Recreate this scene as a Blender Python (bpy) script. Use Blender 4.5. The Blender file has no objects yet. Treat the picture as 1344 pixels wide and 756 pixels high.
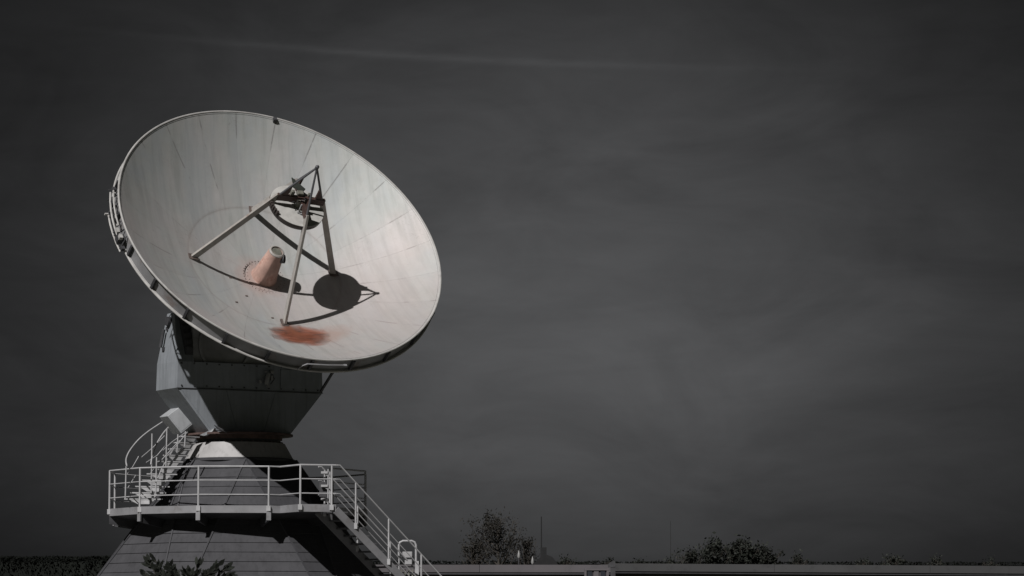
import bpy, bmesh, math, random
import numpy as np
from mathutils import Vector as V3, Matrix
R = math.radians
PI = math.pi
sc = bpy.context.scene
col = sc.collection

# ------------------------------------------------------------------ camera
FPX = 4700.0                       # focal length in pixels of a 1344 px wide frame
PITCH = math.atan(472 / FPX)
EYE = V3((0, 0, 1.6))
cd = bpy.data.cameras.new('camera')
cam = bpy.data.objects.new('camera', cd)
col.objects.link(cam)
cd.sensor_width = 36
cd.lens = 36 * FPX / 1344
cd.clip_start = 0.5
cd.clip_end = 6000
cam.location = EYE
cam.rotation_euler = (PI / 2 + PITCH, 0, 0)
sc.camera = cam
sc.render.resolution_x = 1344
sc.render.resolution_y = 756
sc.view_settings.view_transform = 'Standard'
sc.view_settings.look = 'None'
sc.view_settings.exposure = 0
sc.view_settings.gamma = 1

# ------------------------------------------------------------------ world
SUN = V3((-0.3259, -0.6705, 0.6665)).normalized()   # direction towards the sun
w = bpy.data.worlds.new('World')
sc.world = w
w.use_nodes = True
nt = w.node_tree
nt.nodes.clear()


def N(t, kind, **kw):
    n = t.nodes.new(kind)
    for k, v in kw.items():
        setattr(n, k, v)
    return n


def M_(t, op, a, b=None, c=None, clamp=False):
    n = t.nodes.new('ShaderNodeMath')
    n.operation = op
    n.use_clamp = clamp
    for i, v in enumerate((a, b, c)):
        if v is None:
            continue
        if isinstance(v, (int, float)):
            n.inputs[i].default_value = v
        else:
            t.links.new(v, n.inputs[i])
    return n.outputs[0]


def noise(t, vec, scale, detail=4, rough=.55, dist=0.0):
    n = t.nodes.new('ShaderNodeTexNoise')
    n.inputs['Scale'].default_value = scale
    n.inputs['Detail'].default_value = detail
    n.inputs['Roughness'].default_value = rough
    n.inputs['Distortion'].default_value = dist
    if vec is not None:
        t.links.new(vec, n.inputs['Vector'])
    return n.outputs['Fac']


def ramp(t, fac, stops):
    n = t.nodes.new('ShaderNodeValToRGB')
    cr = n.color_ramp
    while len(cr.elements) < len(stops):
        cr.elements.new(.5)
    for e, (p, c) in zip(cr.elements, stops):
        e.position = p
        e.color = (c, c, c, 1) if isinstance(c, (int, float)) else (*c, 1)
    t.links.new(fac, n.inputs[0])
    return n.outputs[0]


def mixc(t, fac, a, b, mode='MIX'):
    n = t.nodes.new('ShaderNodeMix')
    n.data_type = 'RGBA'
    n.blend_type = mode
    for k, v in ((0, fac), (6, a), (7, b)):
        if isinstance(v, (int, float)):
            n.inputs[k].default_value = v
        elif isinstance(v, tuple):
            n.inputs[k].default_value = (*v, 1)
        else:
            t.links.new(v, n.inputs[k])
    return n.outputs[2]


def combine(t, x, y, z=0.0):
    n = t.nodes.new('ShaderNodeCombineXYZ')
    for i, v in enumerate((x, y, z)):
        if isinstance(v, (int, float)):
            n.inputs[i].default_value = v
        else:
            t.links.new(v, n.inputs[i])
    return n.outputs[0]


sky = N(nt, 'ShaderNodeTexSky', sky_type='NISHITA', sun_disc=False)
sky.sun_elevation = math.asin(SUN.z)
sky.sun_rotation = math.atan2(SUN.x, SUN.y)
sky.air_density = 1.0
sky.dust_density = 2.0
bw = N(nt, 'ShaderNodeRGBToBW')
nt.links.new(sky.outputs[0], bw.inputs[0])
tc = N(nt, 'ShaderNodeTexCoord')
sep = N(nt, 'ShaderNodeSeparateXYZ')
nt.links.new(tc.outputs['Generated'], sep.inputs[0])
az = M_(nt, 'ARCTAN2', sep.outputs[0], sep.outputs[1])
el = M_(nt, 'ARCSINE', sep.outputs[2])
u = M_(nt, 'MULTIPLY', az, FPX)
v = M_(nt, 'MULTIPLY', el, FPX)
# vignette falloff painted into the grey sky: bright mid-frame, darker towards its edges
du = M_(nt, 'DIVIDE', M_(nt, 'SUBTRACT', u, 50.0), 700.0)
dv = M_(nt, 'DIVIDE', M_(nt, 'SUBTRACT', v, 400.0), 600.0)
d2 = M_(nt, 'ADD', M_(nt, 'MULTIPLY', du, du), M_(nt, 'MULTIPLY', dv, dv))
lobe = M_(nt, 'EXPONENT', M_(nt, 'MULTIPLY', d2, -1.6))
lobe = M_(nt, 'ADD', M_(nt, 'MULTIPLY', lobe, 0.84), 0.16)
# wisps: horizontally stretched noise
uv1 = combine(nt, M_(nt, 'ADD', M_(nt, 'MULTIPLY', u, 0.0030), M_(nt, 'MULTIPLY', v, 0.0010)), M_(nt, 'MULTIPLY', v, 0.0062), 3.3)
uv2 = combine(nt, M_(nt, 'MULTIPLY', u, 0.007), M_(nt, 'MULTIPLY', v, 0.026), 4.0)
c1 = noise(nt, uv1, 1.0, 6, .55, 1.1)
c2 = noise(nt, uv2, 1.0, 5, .6, .9)
cl = M_(nt, 'ADD', M_(nt, 'MULTIPLY', M_(nt, 'SUBTRACT', c1, .5), 0.85), M_(nt, 'MULTIPLY', M_(nt, 'SUBTRACT', c2, .5), 0.26))
cl = M_(nt, 'ADD', cl, 1.0)
lum = M_(nt, 'MULTIPLY', lobe, cl)
# vapour trail
line = M_(nt, 'ADD', M_(nt, 'ADD', M_(nt, 'MULTIPLY', u, -0.045), 767.5), M_(nt, 'MULTIPLY', M_(nt, 'MULTIPLY', u, u), 3.5e-5))
dd = M_(nt, 'SUBTRACT', v, line)
dd = M_(nt, 'ADD', dd, M_(nt, 'MULTIPLY', M_(nt, 'SUBTRACT', noise(nt, combine(nt, M_(nt, 'MULTIPLY', u, .02), 0.0), 1.0, 3), .5), 3.0))
wid = M_(nt, 'EXPONENT', M_(nt, 'MULTIPLY', M_(nt, 'MULTIPLY', dd, dd), -0.045))
ends = M_(nt, 'DIVIDE', M_(nt, 'SUBTRACT', u, -90.0), 300.0)
ends = M_(nt, 'EXPONENT', M_(nt, 'MULTIPLY', M_(nt, 'MULTIPLY', ends, ends), -0.9))
trail = M_(nt, 'MULTIPLY', M_(nt, 'MULTIPLY', wid, ends), M_(nt, 'ADD', M_(nt, 'MULTIPLY', noise(nt, combine(nt, M_(nt, 'MULTIPLY', u, .03), M_(nt, 'MULTIPLY', v, .2)), 1.0, 3), .6), .1))
lum = M_(nt, 'ADD', lum, M_(nt, 'MULTIPLY', trail, 0.42))
SKYMUL = 0.34
tot = M_(nt, 'MULTIPLY', M_(nt, 'MULTIPLY', bw.outputs[0], lum), SKYMUL)
skycol = mixc(nt, 1.0, tot, (0.99, 1.0, 1.03), 'MULTIPLY')
bg = N(nt, 'ShaderNodeBackground')
bg.inputs['Strength'].default_value = 0.05
nt.links.new(skycol, bg.inputs[0])
wo = N(nt, 'ShaderNodeOutputWorld')
nt.links.new(bg.outputs[0], wo.inputs[0])

# ------------------------------------------------------------------ sun
sd = bpy.data.lights.new('sun', 'SUN')
sd.energy = 4.5
sd.angle = R(0.5)
sd.color = (1.0, 0.975, 0.95)
so = bpy.data.objects.new('sun', sd)
so.rotation_euler = SUN.to_track_quat('Z', 'Y').to_euler()
so.location = (-30, -60, 80)
col.objects.link(so)

# ------------------------------------------------------------------ helpers


def at(x, y, Y):
    """world point at distance Y whose picture position is (x, y)"""
    fw = V3((0, math.cos(PITCH), math.sin(PITCH)))
    up = V3((0, -math.sin(PITCH), math.cos(PITCH)))
    d = fw + V3((1, 0, 0)) * ((x - 672) / FPX) - up * ((y - 378) / FPX)
    return EYE + d * (Y / d.y)


class MB:
    def __init__(s):
        s.v = []
        s.f = []

    def add(s, vs, fs):
        o = len(s.v)
        s.v += [V3(p) for p in vs]
        s.f += [tuple(i + o for i in f) for f in fs]
        return s

    def hexa(s, p):
        """8 points: bottom ring 0-3, top ring 4-7"""
        return s.add(p, [(3, 2, 1, 0), (4, 5, 6, 7), (0, 1, 5, 4), (1, 2, 6, 5), (2, 3, 7, 6), (3, 0, 4, 7)])

    def box(s, c, h, ax=None):
        ax = ax or (V3((1, 0, 0)), V3((0, 1, 0)), V3((0, 0, 1)))
        c = V3(c)
        p = []
        for z in (-1, 1):
            for x, y in ((-1, -1), (1, -1), (1, 1), (-1, 1)):
                p.append(c + ax[0] * (x * h[0]) + ax[1] * (y * h[1]) + ax[2] * (z * h[2]))
        return s.hexa(p)

    def beam(s, p, q, w1, h1, up=(0, 0, 1), w2=None, h2=None):
        p, q = V3(p), V3(q)
        w2 = w1 if w2 is None else w2
        h2 = h1 if h2 is None else h2
        d = (q - p).normalized()
        up = V3(up)
        if abs(up.normalized().dot(d)) > .98:
            up = V3((1, 0, 0)) if abs(d.x) < .9 else V3((0, 1, 0))
        a = d.cross(up).normalized()
        b = a.cross(d).normalized()
        r = []
        for c, ww, hh in ((p, w1, h1), (q, w2, h2)):
            for x, y in ((-1, -1), (1, -1), (1, 1), (-1, 1)):
                r.append(c + a * (x * ww / 2) + b * (y * hh / 2))
        return s.hexa(r)

    def tube(s, pts, r, n=6, closed=False, r2=None):
        pts = [V3(p) for p in pts]
        m = len(pts)
        o = len(s.v)
        prev = None
        for i, p in enumerate(pts):
            if closed:
                d = pts[(i + 1) % m] - pts[i - 1]
            else:
                d = pts[min(i + 1, m - 1)] - pts[max(i - 1, 0)]
            d.normalize()
            if prev is None:
                a = d.orthogonal().normalized()
            else:
                a = (prev - d * prev.dot(d))
                a = a.normalized() if a.length > 1e-5 else d.orthogonal().normalized()
            prev = a
            b = d.cross(a)
            rr = r if r2 is None else r + (r2 - r) * i / (m - 1)
            for k in range(n):
                t = 2 * PI * k / n
                s.v.append(p + a * (rr * math.cos(t)) + b * (rr * math.sin(t)))
        for i in range(m if closed else m - 1):
            j = (i + 1) % m
            for k in range(n):
                l = (k + 1) % n
                s.f.append((o + i * n + k, o + i * n + l, o + j * n + l, o + j * n + k))
        if not closed:
            s.f.append(tuple(o + k for k in range(n))[::-1])
            s.f.append(tuple(o + (m - 1) * n + k for k in range(n)))
        return s

    def lathe(s, prof, n=48, c=(0, 0, 0), cap0=True, cap1=True, ax=None, a0=0.0):
        ax = ax or (V3((1, 0, 0)), V3((0, 1, 0)), V3((0, 0, 1)))
        c = V3(c)
        o = len(s.v)
        for r, z in prof:
            for k in range(n):
                t = a0 + 2 * PI * k / n
                s.v.append(c + ax[0] * (r * math.cos(t)) + ax[1] * (r * math.sin(t)) + ax[2] * z)
        for i in range(len(prof) - 1):
            for k in range(n):
                l = (k + 1) % n
                s.f.append((o + i * n + k, o + i * n + l, o + (i + 1) * n + l, o + (i + 1) * n + k))
        if cap0:
            s.f.append(tuple(o + k for k in range(n))[::-1])
        if cap1:
            s.f.append(tuple(o + (len(prof) - 1) * n + k for k in range(n)))
        return s

    def prism(s, poly, off):
        """poly: ordered 3D points, extruded by off"""
        poly = [V3(p) for p in poly]
        off = V3(off)
        n = len(poly)
        return s.add(poly + [p + off for p in poly],
                     [tuple(range(n))[::-1], tuple(range(n, 2 * n))] + [(i, (i + 1) % n, (i + 1) % n + n, i + n) for i in range(n)])

    def mesh(s, name, mat, smooth=False, ang=35, bevel=0.0):
        me = bpy.data.meshes.new(name)
        me.from_pydata([tuple(p) for p in s.v], [], s.f)
        bm = bmesh.new()
        bm.from_mesh(me)
        bmesh.ops.recalc_face_normals(bm, faces=bm.faces)
        if bevel > 0:
            bmesh.ops.bevel(bm, geom=list(bm.edges), offset=bevel, segments=1, affect='EDGES')
        bm.to_mesh(me)
        bm.free()
        if smooth:
            for p in me.polygons:
                p.use_smooth = True
            me.set_sharp_from_angle(angle=R(ang))
        me.materials.append(mat)
        return me

    def build(s, name, mat, parent=None, smooth=False, world=True, ang=35, label=None, bevel=0.0):
        """world=True: the coordinates are world coordinates, whatever the parent"""
        o = bpy.data.objects.new(name, s.mesh(name, mat, smooth, ang, bevel))
        col.objects.link(o)
        if parent is not None:
            o.parent = parent
            if world:
                o.matrix_parent_inverse = WM(parent).inverted()
        if label:
            o['label'] = label
        return o


def WM(o):
    m = Matrix.LocRotScale(o.location, o.rotation_euler, o.scale)
    if o.parent:
        return WM(o.parent) @ o.matrix_parent_inverse @ m
    return m


def empty(name, loc=(0, 0, 0), rot=None):
    o = bpy.data.objects.new(name, None)
    o.empty_display_size = .3
    o.location = loc
    if rot is not None:
        o.rotation_euler = rot
    col.objects.link(o)
    return o


def tag(o, label, cat, group=None, kind=None):
    o['label'] = label
    o['category'] = cat
    if group:
        o['group'] = group
    if kind:
        o['kind'] = kind
    return o


def struct(o):
    o['kind'] = 'structure'
    return o


def dupo(src, parent, rotz=None, loc=None):
    c = src.copy()
    col.objects.link(c)
    c.parent = parent
    if rotz is not None:
        c.rotation_euler = (0, 0, rotz)
    if loc is not None:
        c.location = loc
    return c


# ------------------------------------------------------------------ materials


def mat(name, c, rough=.6, metal=0.0, var=.12, scale=3.0, bump=0.0, dirt=None, streak=False, spec=.4):
    m = bpy.data.materials.new(name)
    m.use_nodes = True
    t = m.node_tree
    b = t.nodes['Principled BSDF']
    b.inputs['Roughness'].default_value = rough
    b.inputs['Metallic'].default_value = metal
    b.inputs['Specular IOR Level'].default_value = spec
    g = N(t, 'ShaderNodeTexCoord').outputs['Object']
    n1 = noise(t, g, scale, 6, .6)
    lo = tuple(x * (1 - var * 1.8) for x in c)
    hi = tuple(min(1, x * (1 + var * 1.8)) for x in c)
    cc = ramp(t, n1, [(.3, lo), (.7, hi)])
    if streak:
        mp = N(t, 'ShaderNodeMapping')
        mp.inputs['Scale'].default_value = (7, 7, .6)
        t.links.new(g, mp.inputs[0])
        n2 = noise(t, mp.outputs[0], 1.2, 5, .65)
        f = ramp(t, n2, [(.5, 0.0), (.72, .55)])
        cc = mixc(t, f, cc, tuple(x * .55 for x in c))
    if dirt:
        n3 = noise(t, g, scale * .7 + .9, 7, .7, .5)
        f = ramp(t, n3, [(.54, 0.0), (.68, .8)])
        cc = mixc(t, f, cc, dirt)
    t.links.new(cc, b.inputs['Base Color'])
    if bump:
        bp = N(t, 'ShaderNodeBump')
        bp.inputs['Strength'].default_value = bump
        bp.inputs['Distance'].default_value = .02
        t.links.new(noise(t, g, scale * 9, 4), bp.inputs['Height'])
        t.links.new(bp.outputs[0], b.inputs['Normal'])
    return m


RUST = (.17, .055, .03)
M_rail = mat('galvanised_rail', (.33, .33, .34), .5, .0, .1, 2.5)
M_edge = mat('galvanised_plate', (0.189, 0.189, 0.199), .55, .0, .12, 1.5, dirt=(0.140, 0.133, 0.133))
M_rim = mat('rim_paint', (0.350, 0.343, 0.336), .5, 0, .12, 2.0, dirt=(0.231, 0.217, 0.210))
M_rimweb = mat('rim_web_paint', (0.189, 0.189, 0.196), .6, 0, .15, 1.3, dirt=(0.140, 0.105, 0.091))
M_back = mat('back_paint', (.12, .12, .125), .7, 0, .15, 1.0)
M_leg = mat('leg_paint', (.27, .255, .24), .55, 0, .1, 3.0, dirt=(0.182, 0.140, 0.119))
M_thin = mat('tip_rod_paint', (0.070, 0.070, 0.077), .55, 0, .1, 3.0)
M_mech = mat('mechanism_grey', (0.140, 0.140, 0.119), .5, .1, .2, 6.0, dirt=(0.084, 0.056, 0.042))
M_mechd = mat('mechanism_dark', (0.056, 0.032, 0.027), .6, .1, .2, 6.0)
M_sub = mat('subreflector_shell_shade', (0.042, 0.034, 0.032), .5, 0, .2, 3.0)  # dark colour carries the shade of the bowl side turned from the sun
M_subin = mat('subreflector_back', (0.385, 0.378, 0.364), .55, 0, .1, 3.0)
M_turret = mat('turret_paint', (.205, .22, .24), .55, 0, .1, .9, streak=True, bump=.1)
M_turretd = mat('turret_recess', (.22, .22, .225), .75, 0, .2, 1.1)
M_cab = mat('cabinet_paint', (.30, .31, .325), .5, 0, .08, 1.5, streak=True)
M_rusty = mat('rusty_flange', (0.091, 0.059, 0.052), .75, 0, .3, 3.0, dirt=(0.070, 0.028, 0.021), bump=.2)
M_collar = mat('collar_paint', (0.322, 0.315, 0.315), .55, 0, .08, 1.3, streak=True)
M_board = mat('slate_board', (.052, .052, .057), .8, 0, .08, 1.7, streak=True, bump=.25, spec=.2)
M_boardback = mat('board_gap', (.03, .03, .033), .9)
M_trim = mat('corner_trim', (.04, .04, .045), .7)
M_deck = mat('deck_steel', (.09, .09, .095), .7, .1, .15, 2.0)
M_tread = mat('tread_steel', (.40, .40, .41), .6, 0, .15, 4.0)
M_far = mat('far_roof', (.012, .012, .013), .9)
M_dark = mat('dark_steel', (.04, .04, .044), .6, 0, .2, 3.0)
M_bolt = mat('bolt_steel', (.10, .078, .07), .6, .2, .3, 8.0)
M_white = mat('white_box_paint', (0.294, 0.294, 0.301), .5, 0, .08, 3.0)
M_leaf = mat('leaf_dark', (.016, .018, .015), .7, 0, .35, .8, spec=.2)
M_leafb = mat('leaf_brown', (.019, .018, .016), .7, 0, .35, .8, spec=.2)
M_leaff = mat('leaf_glossless', (.016, .018, .015), .8, 0, .35, 2.5, spec=.1)
M_wood = mat('far_conifer', (.006, .007, .006), .9, 0, .3, .3, spec=.1)
M_plate = mat('plate_green', (.022, .026, .021), .6)
M_bark = mat('bark', (.04, .035, .03), .9, 0, .3, 5.0)
M_wallm = mat('hall_wall_render', (0.059, 0.052, 0.059), .8, 0, .1, .25, streak=True)
M_walls = mat('annex_wall_render', (0.049, 0.049, 0.050), .8, 0, .1, .25, streak=True)
M_fascl = mat('hall_fascia', (.088, .081, .088), .6, 0, .1, .12, dirt=(.068, .066, .07))
M_fascr = mat('annex_fascia', (.06, .06, .063), .6, 0, .12, .12, dirt=(.045, .045, .048))
M_roof = mat('roof_felt', (.06, .06, .062), .9)
M_glass = mat('window_glass', (.03, .033, .04), .1, 0, .1, 1, spec=.6)
M_lamp = mat('lamp_housing', (.24, .24, .24), .4, 0, .05)
M_conc = mat('concrete', (.21, .205, .20), .9, 0, .15, .8, bump=.3)
M_ground = mat('grass_ground', (.06, .065, .04), .95, 0, .3, .2, bump=.5)


def reflector_material(name, dish, hubrust=1.0):
    m = bpy.data.materials.new(name)
    m.use_nodes = True
    t = m.node_tree
    b = t.nodes['Principled BSDF']
    b.inputs['Roughness'].default_value = .70
    b.inputs['Metallic'].default_value = .5
    b.inputs['Specular IOR Level'].default_value = .3
    tcn = N(t, 'ShaderNodeTexCoord')
    tcn.object = dish
    g = tcn.outputs['Object']
    s = N(t, 'ShaderNodeSeparateXYZ')
    t.links.new(g, s.inputs[0])
    x, y = s.outputs[0], s.outputs[1]
    r = M_(t, 'SQRT', M_(t, 'ADD', M_(t, 'MULTIPLY', x, x), M_(t, 'MULTIPLY', y, y)))
    a = M_(t, 'ARCTAN2', y, x)
    n1 = noise(t, g, .55, 6, .6)
    n1b = noise(t, g, 3.5, 6, .65)
    base = ramp(t, n1, [(.3, (.365, .385, .40)), (.45, (.40, .412, .405)), (.58, (.425, .42, .415)), (.75, (.46, .45, .455))])
    oi = N(t, 'ShaderNodeObjectInfo')
    base = mixc(t, 1.0, base, ramp(t, oi.outputs['Random'], [(0.0, .93), (1.0, 1.0)]), 'MULTIPLY')
    base = mixc(t, ramp(t, n1b, [(.45, 0.0), (.75, .22)]), base, (0.296, 0.285, 0.270))
    # run-off streaks: long in the direction the rain drains (local -y), narrow across it
    sv = combine(t, M_(t, 'MULTIPLY', x, 4.5), M_(t, 'MULTIPLY', y, .45), 2.0)
    st = noise(t, sv, 1.0, 6, .62, .2)
    base = mixc(t, ramp(t, st, [(.46, 0.0), (.66, .55)]), base, (.275, .285, .275))
    sv2 = combine(t, M_(t, 'MULTIPLY', x, 1.6), M_(t, 'MULTIPLY', y, .22), 9.0)
    base = mixc(t, ramp(t, noise(t, sv2, 1.0, 4, .5, .2), [(.45, 0.0), (.65, .4)]), base, (.33, .355, .375))
    # rings of grime along the panel joints
    rr = M_(t, 'ABSOLUTE', M_(t, 'SUBTRACT', r, 2.24))
    rn = M_(t, 'ADD', rr, M_(t, 'MULTIPLY', M_(t, 'SUBTRACT', n1b, .5), .12))
    base = mixc(t, ramp(t, rn, [(.0, .30), (.07, 0.0)]), base, (0.244, 0.215, 0.200))
    # radial seam grime, patchy
    ph = M_(t, 'FRACT', M_(t, 'ADD', M_(t, 'DIVIDE', M_(t, 'SUBTRACT', a, R(1.0)), R(15)), 24.5))
    ph = M_(t, 'MULTIPLY', M_(t, 'ABSOLUTE', M_(t, 'SUBTRACT', ph, .5)), M_(t, 'MULTIPLY', r, R(15)))
    patch = ramp(t, noise(t, g, 1.7, 3, .5), [(.5, 0.0), (.58, 1.0)])
    outer = ramp(t, r, [(.0, 0.0), (.5, 0.0)])
    sm = N(t, 'ShaderNodeMapRange')
    sm.inputs[1].default_value = 2.3
    sm.inputs[2].default_value = 2.8
    t.links.new(r, sm.inputs[0])
    seam = M_(t, 'MULTIPLY', M_(t, 'MULTIPLY', ramp(t, ph, [(.010, .55), (.028, 0.0)]), patch), sm.outputs[0])
    base = mixc(t, seam, base, (0.178, 0.170, 0.170))
    # pinkish rust wash round the feed cone
    dx = M_(t, 'SUBTRACT', x, .0)
    dy = M_(t, 'ADD', y, .05)
    rc = M_(t, 'SQRT', M_(t, 'ADD', M_(t, 'MULTIPLY', dx, dx), M_(t, 'MULTIPLY', dy, dy)))
    rc = M_(t, 'ADD', rc, M_(t, 'MULTIPLY', M_(t, 'SUBTRACT', noise(t, g, 2.2, 6, .6), .5), .8))
    base = mixc(t, ramp(t, rc, [(.35, .55 * hubrust), (.85, .0)]), base, (0.414, 0.244, 0.200))
    pk = noise(t, g, .42, 3, .5)
    low = N(t, 'ShaderNodeMapRange', interpolation_type='SMOOTHSTEP')
    low.inputs[1].default_value = 2.6
    low.inputs[2].default_value = -.6
    t.links.new(y, low.inputs[0])
    base = mixc(t, M_(t, 'MULTIPLY', ramp(t, pk, [(.40, .05), (.64, .36)]), low.outputs[0]), base, (.465, .385, .37))
    # heavy rust stain below the lower leg foot
    ca = M_(t, 'ADD', a, R(86.0))
    e2 = M_(t, 'ADD', M_(t, 'MULTIPLY', M_(t, 'DIVIDE', M_(t, 'SUBTRACT', ca, R(9)), R(25)), M_(t, 'DIVIDE', M_(t, 'SUBTRACT', ca, R(9)), R(25))),
            M_(t, 'MULTIPLY', M_(t, 'DIVIDE', M_(t, 'SUBTRACT', r, 2.95), .5), M_(t, 'DIVIDE', M_(t, 'SUBTRACT', r, 2.95), .5)))
    e2 = M_(t, 'ADD', e2, M_(t, 'MULTIPLY', M_(t, 'SUBTRACT', noise(t, g, 3.0, 7, .65), .5), 1.0))
    base = mixc(t, ramp(t, e2, [(.2, .42), (1.0, .0)]), base, (0.370, 0.207, 0.155))
    ta = M_(t, 'DIVIDE', M_(t, 'MULTIPLY', M_(t, 'ADD', ca, R(1.5)), 2.72), .92)
    ra = M_(t, 'DIVIDE', M_(t, 'SUBTRACT', r, 2.84), .66)
    e = M_(t, 'ADD', M_(t, 'MULTIPLY', ta, ta), M_(t, 'MULTIPLY', ra, ra))
    e = M_(t, 'ADD', e, M_(t, 'MULTIPLY', M_(t, 'SUBTRACT', noise(t, g, 1.9, 7, .6, .6), .5), 1.2))
    base = mixc(t, ramp(t, e, [(.2, .95), (.5, .8), (.8, .4), (1.0, 0.0)]), base, ramp(t, noise(t, combine(t, M_(t, 'MULTIPLY', x, 1.3), M_(t, 'MULTIPLY', y, 3.0)), 1.0, 6, .55, .8), [(.38, (.075, .022, .010)), (.50, (.18, .05, .022)), (.60, (.28, .09, .05)), (.72, (.36, .17, .13))]))
    # rust creeping down from the lower leg foot into the stain
    e3 = M_(t, 'ABSOLUTE', M_(t, 'ADD', M_(t, 'MULTIPLY', M_(t, 'ADD', a, R(88.5)), r), M_(t, 'MULTIPLY', M_(t, 'SUBTRACT', noise(t, g, 3.0, 4, .6), .5), .35)))
    k3 = N(t, 'ShaderNodeMapRange')
    k3.inputs[1].default_value = 2.06
    k3.inputs[2].default_value = 2.14
    t.links.new(r, k3.inputs[0])
    k4 = N(t, 'ShaderNodeMapRange')
    k4.inputs[1].default_value = 3.2
    k4.inputs[2].default_value = 2.6
    t.links.new(r, k4.inputs[0])
    base = mixc(t, M_(t, 'MULTIPLY', M_(t, 'MULTIPLY', ramp(t, e3, [(.02, .85), (.22, 0.0)]), k3.outputs[0]), k4.outputs[0]), base, (.22, .08, .045))
    # scratches / scuffs
    sn = noise(t, g, 2.6, 2, .5, 2.2)
    sc2 = M_(t, 'ABSOLUTE', M_(t, 'SUBTRACT', sn, .5))
    msk = ramp(t, noise(t, g, .8, 2, .5), [(.52, 0.0), (.62, .45)])
    base = mixc(t, M_(t, 'MULTIPLY', ramp(t, sc2, [(.0, 1.0), (.006, 0.0)]), msk), base, (0.207, 0.192, 0.185))
    t.links.new(base, b.inputs['Base Color'])
    bp = N(t, 'ShaderNodeBump')
    bp.inputs['Strength'].default_value = .12
    bp.inputs['Distance'].default_value = .05
    t.links.new(noise(t, g, 1.2, 4, .5), bp.inputs['Height'])
    t.links.new(bp.outputs[0], b.inputs['Normal'])
    return m


# ------------------------------------------------------------------ ground
g = MB().add([(-2500, -300, 0), (2500, -300, 0), (2500, 4000, 0), (-2500, 4000, 0)], [(0, 1, 2, 3)]).build('ground', M_ground)
struct(g)
TX, TY = -7.62, 100.0
g = MB().add([(-22, 86, .004), (9, 86, .004), (9, 115, .004), (-22, 115, .004)], [(0, 1, 2, 3)]).build('bounce_pavement', M_conc)  # unseen pad, sized and toned to bounce sunlight up under the dish
struct(g)

# ------------------------------------------------------------------ pedestal tower
ped = tag(empty('pedestal_tower', (TX, TY, 0)), 'tapering grey tower clad in horizontal boards under the dish', 'tower')
ZT, RT, RB = 6.76, 1.72, 6.5


def pol(ang, r, z):
    """ang: degrees, 0 faces the viewer, positive to the right"""
    return V3((TX + r * math.sin(R(ang)), TY - r * math.cos(R(ang)), z))


core = MB()
tv = [pol(10 + 60 * i, RT - .04, ZT - .01) for i in range(6)]
bv = [pol(-20 + 60 * i, RB - .04, 0.01) for i in range(6)]
fs = [tuple(range(6)), tuple(range(6, 12))[::-1]]
for i in range(6):
    # top vertex i at 10+60i, bottom vertex i at -20+60i, i+1 at 40+60i
    fs.append((i, 6 + i, 6 + (i + 1) % 6))
    fs.append((i, 6 + (i + 1) % 6, (i + 1) % 6))
core.add(tv + bv, fs)
core.build('tower_core', M_boardback, ped)
NR = 26
HB = ZT / NR
rnd = random.Random(3)
rest = MB()


def lerp(a, b, t):
    return a + (b - a) * t


for i in range(6):
    T0, T1 = pol(10 + 60 * i, RT, ZT), pol(70 + 60 * i, RT, ZT)
    B0, B1 = pol(-20 + 60 * i, RB, 0), pol(40 + 60 * i, RB, 0)
    for kind in (0, 1):
        if kind == 0:
            la, lb, ra, rb = T0, B0, T0, B1        # upright facet
        else:
            la, lb, ra, rb = T0, B1, T1, B1        # inverted facet
        cen = (la + lb + ra + rb) / 4 - V3((TX, TY, 3))
        nrm = (lb - la).cross(rb - la) if kind == 0 else (ra - la).cross(lb - la)
        nrm.normalize()
        if nrm.dot(V3((cen.x, cen.y, 0))) < 0:
            nrm = -nrm
        front = nrm.y < .25
        for k in range(NR):
            z0, z1 = k * HB, (k + 1) * HB - .010
            t0, t1 = 1 - z0 / ZT, 1 - z1 / ZT
            a, b_, c, d = lerp(la, lb, t0), lerp(ra, rb, t0), lerp(ra, rb, t1), lerp(la, lb, t1)
            if (b_ - a).length < .04:
                continue
            mid0, mid1 = (a + b_) / 2, (c + d) / 2
            sx = (b_ - a).normalized() * .012
            a, b_ = a + sx, b_ - sx
            if (c - d).length > .05:
                c, d = c - sx, d + sx
            o0 = .022 + rnd.uniform(-.004, .005)
            o1 = .012 + rnd.uniform(-.003, .003)
            P = [a - nrm * .01, b_ - nrm * .01, b_ + nrm * o0, a + nrm * o0, d - nrm * .01, c - nrm * .01, c + nrm * o1, d + nrm * o1]
            if front and z1 > 3.2:
                MB().hexa(P).build('cladding_board', M_board, ped)
            else:
                rest.hexa(P)
        tr = MB()
        tr.beam(la + nrm * .02, lb + nrm * .02, .04, .045, nrm)
        tr.build('corner_trim', M_trim, ped)
rest.build('lower_cladding', M_board, ped)['kind'] = 'stuff'
MB().lathe([(1.60, 6.735), (1.60, 6.80), (1.545, 6.82)], 48, (TX, TY, 0)).build('base_flange', M_dark, ped, True)
MB().lathe([(1.52, 6.82), (1.27, 7.26), (1.2, 7.262)], 64, (TX, TY, 0)).build('collar', M_collar, ped, True, label='pale conical collar ring')
MB().lathe([(1.15, 7.26), (1.15, 7.36)], 64, (TX, TY, 0)).build('slewing_ring', M_dark, ped, True)
b = MB()
for k in range(48):
    t = 2 * PI * k / 48
    b.lathe([(.025, 0), (.025, .04)], 6, (TX + 1.2 * math.cos(t), TY + 1.2 * math.sin(t), 7.262))
o = b.build('ring_bolts', M_bolt, ped)
o['kind'] = 'stuff'

# ------------------------------------------------------------------ walkway platform
plat = tag(empty('walkway_platform', (TX, TY, 5.3)), 'railed steel walkway platform ringing the board clad tower', 'platform')
RP = 3.65
A0 = -43
ZD = 5.33      # deck top
ring = [A0 + 30 * k for k in range(12)]
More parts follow.
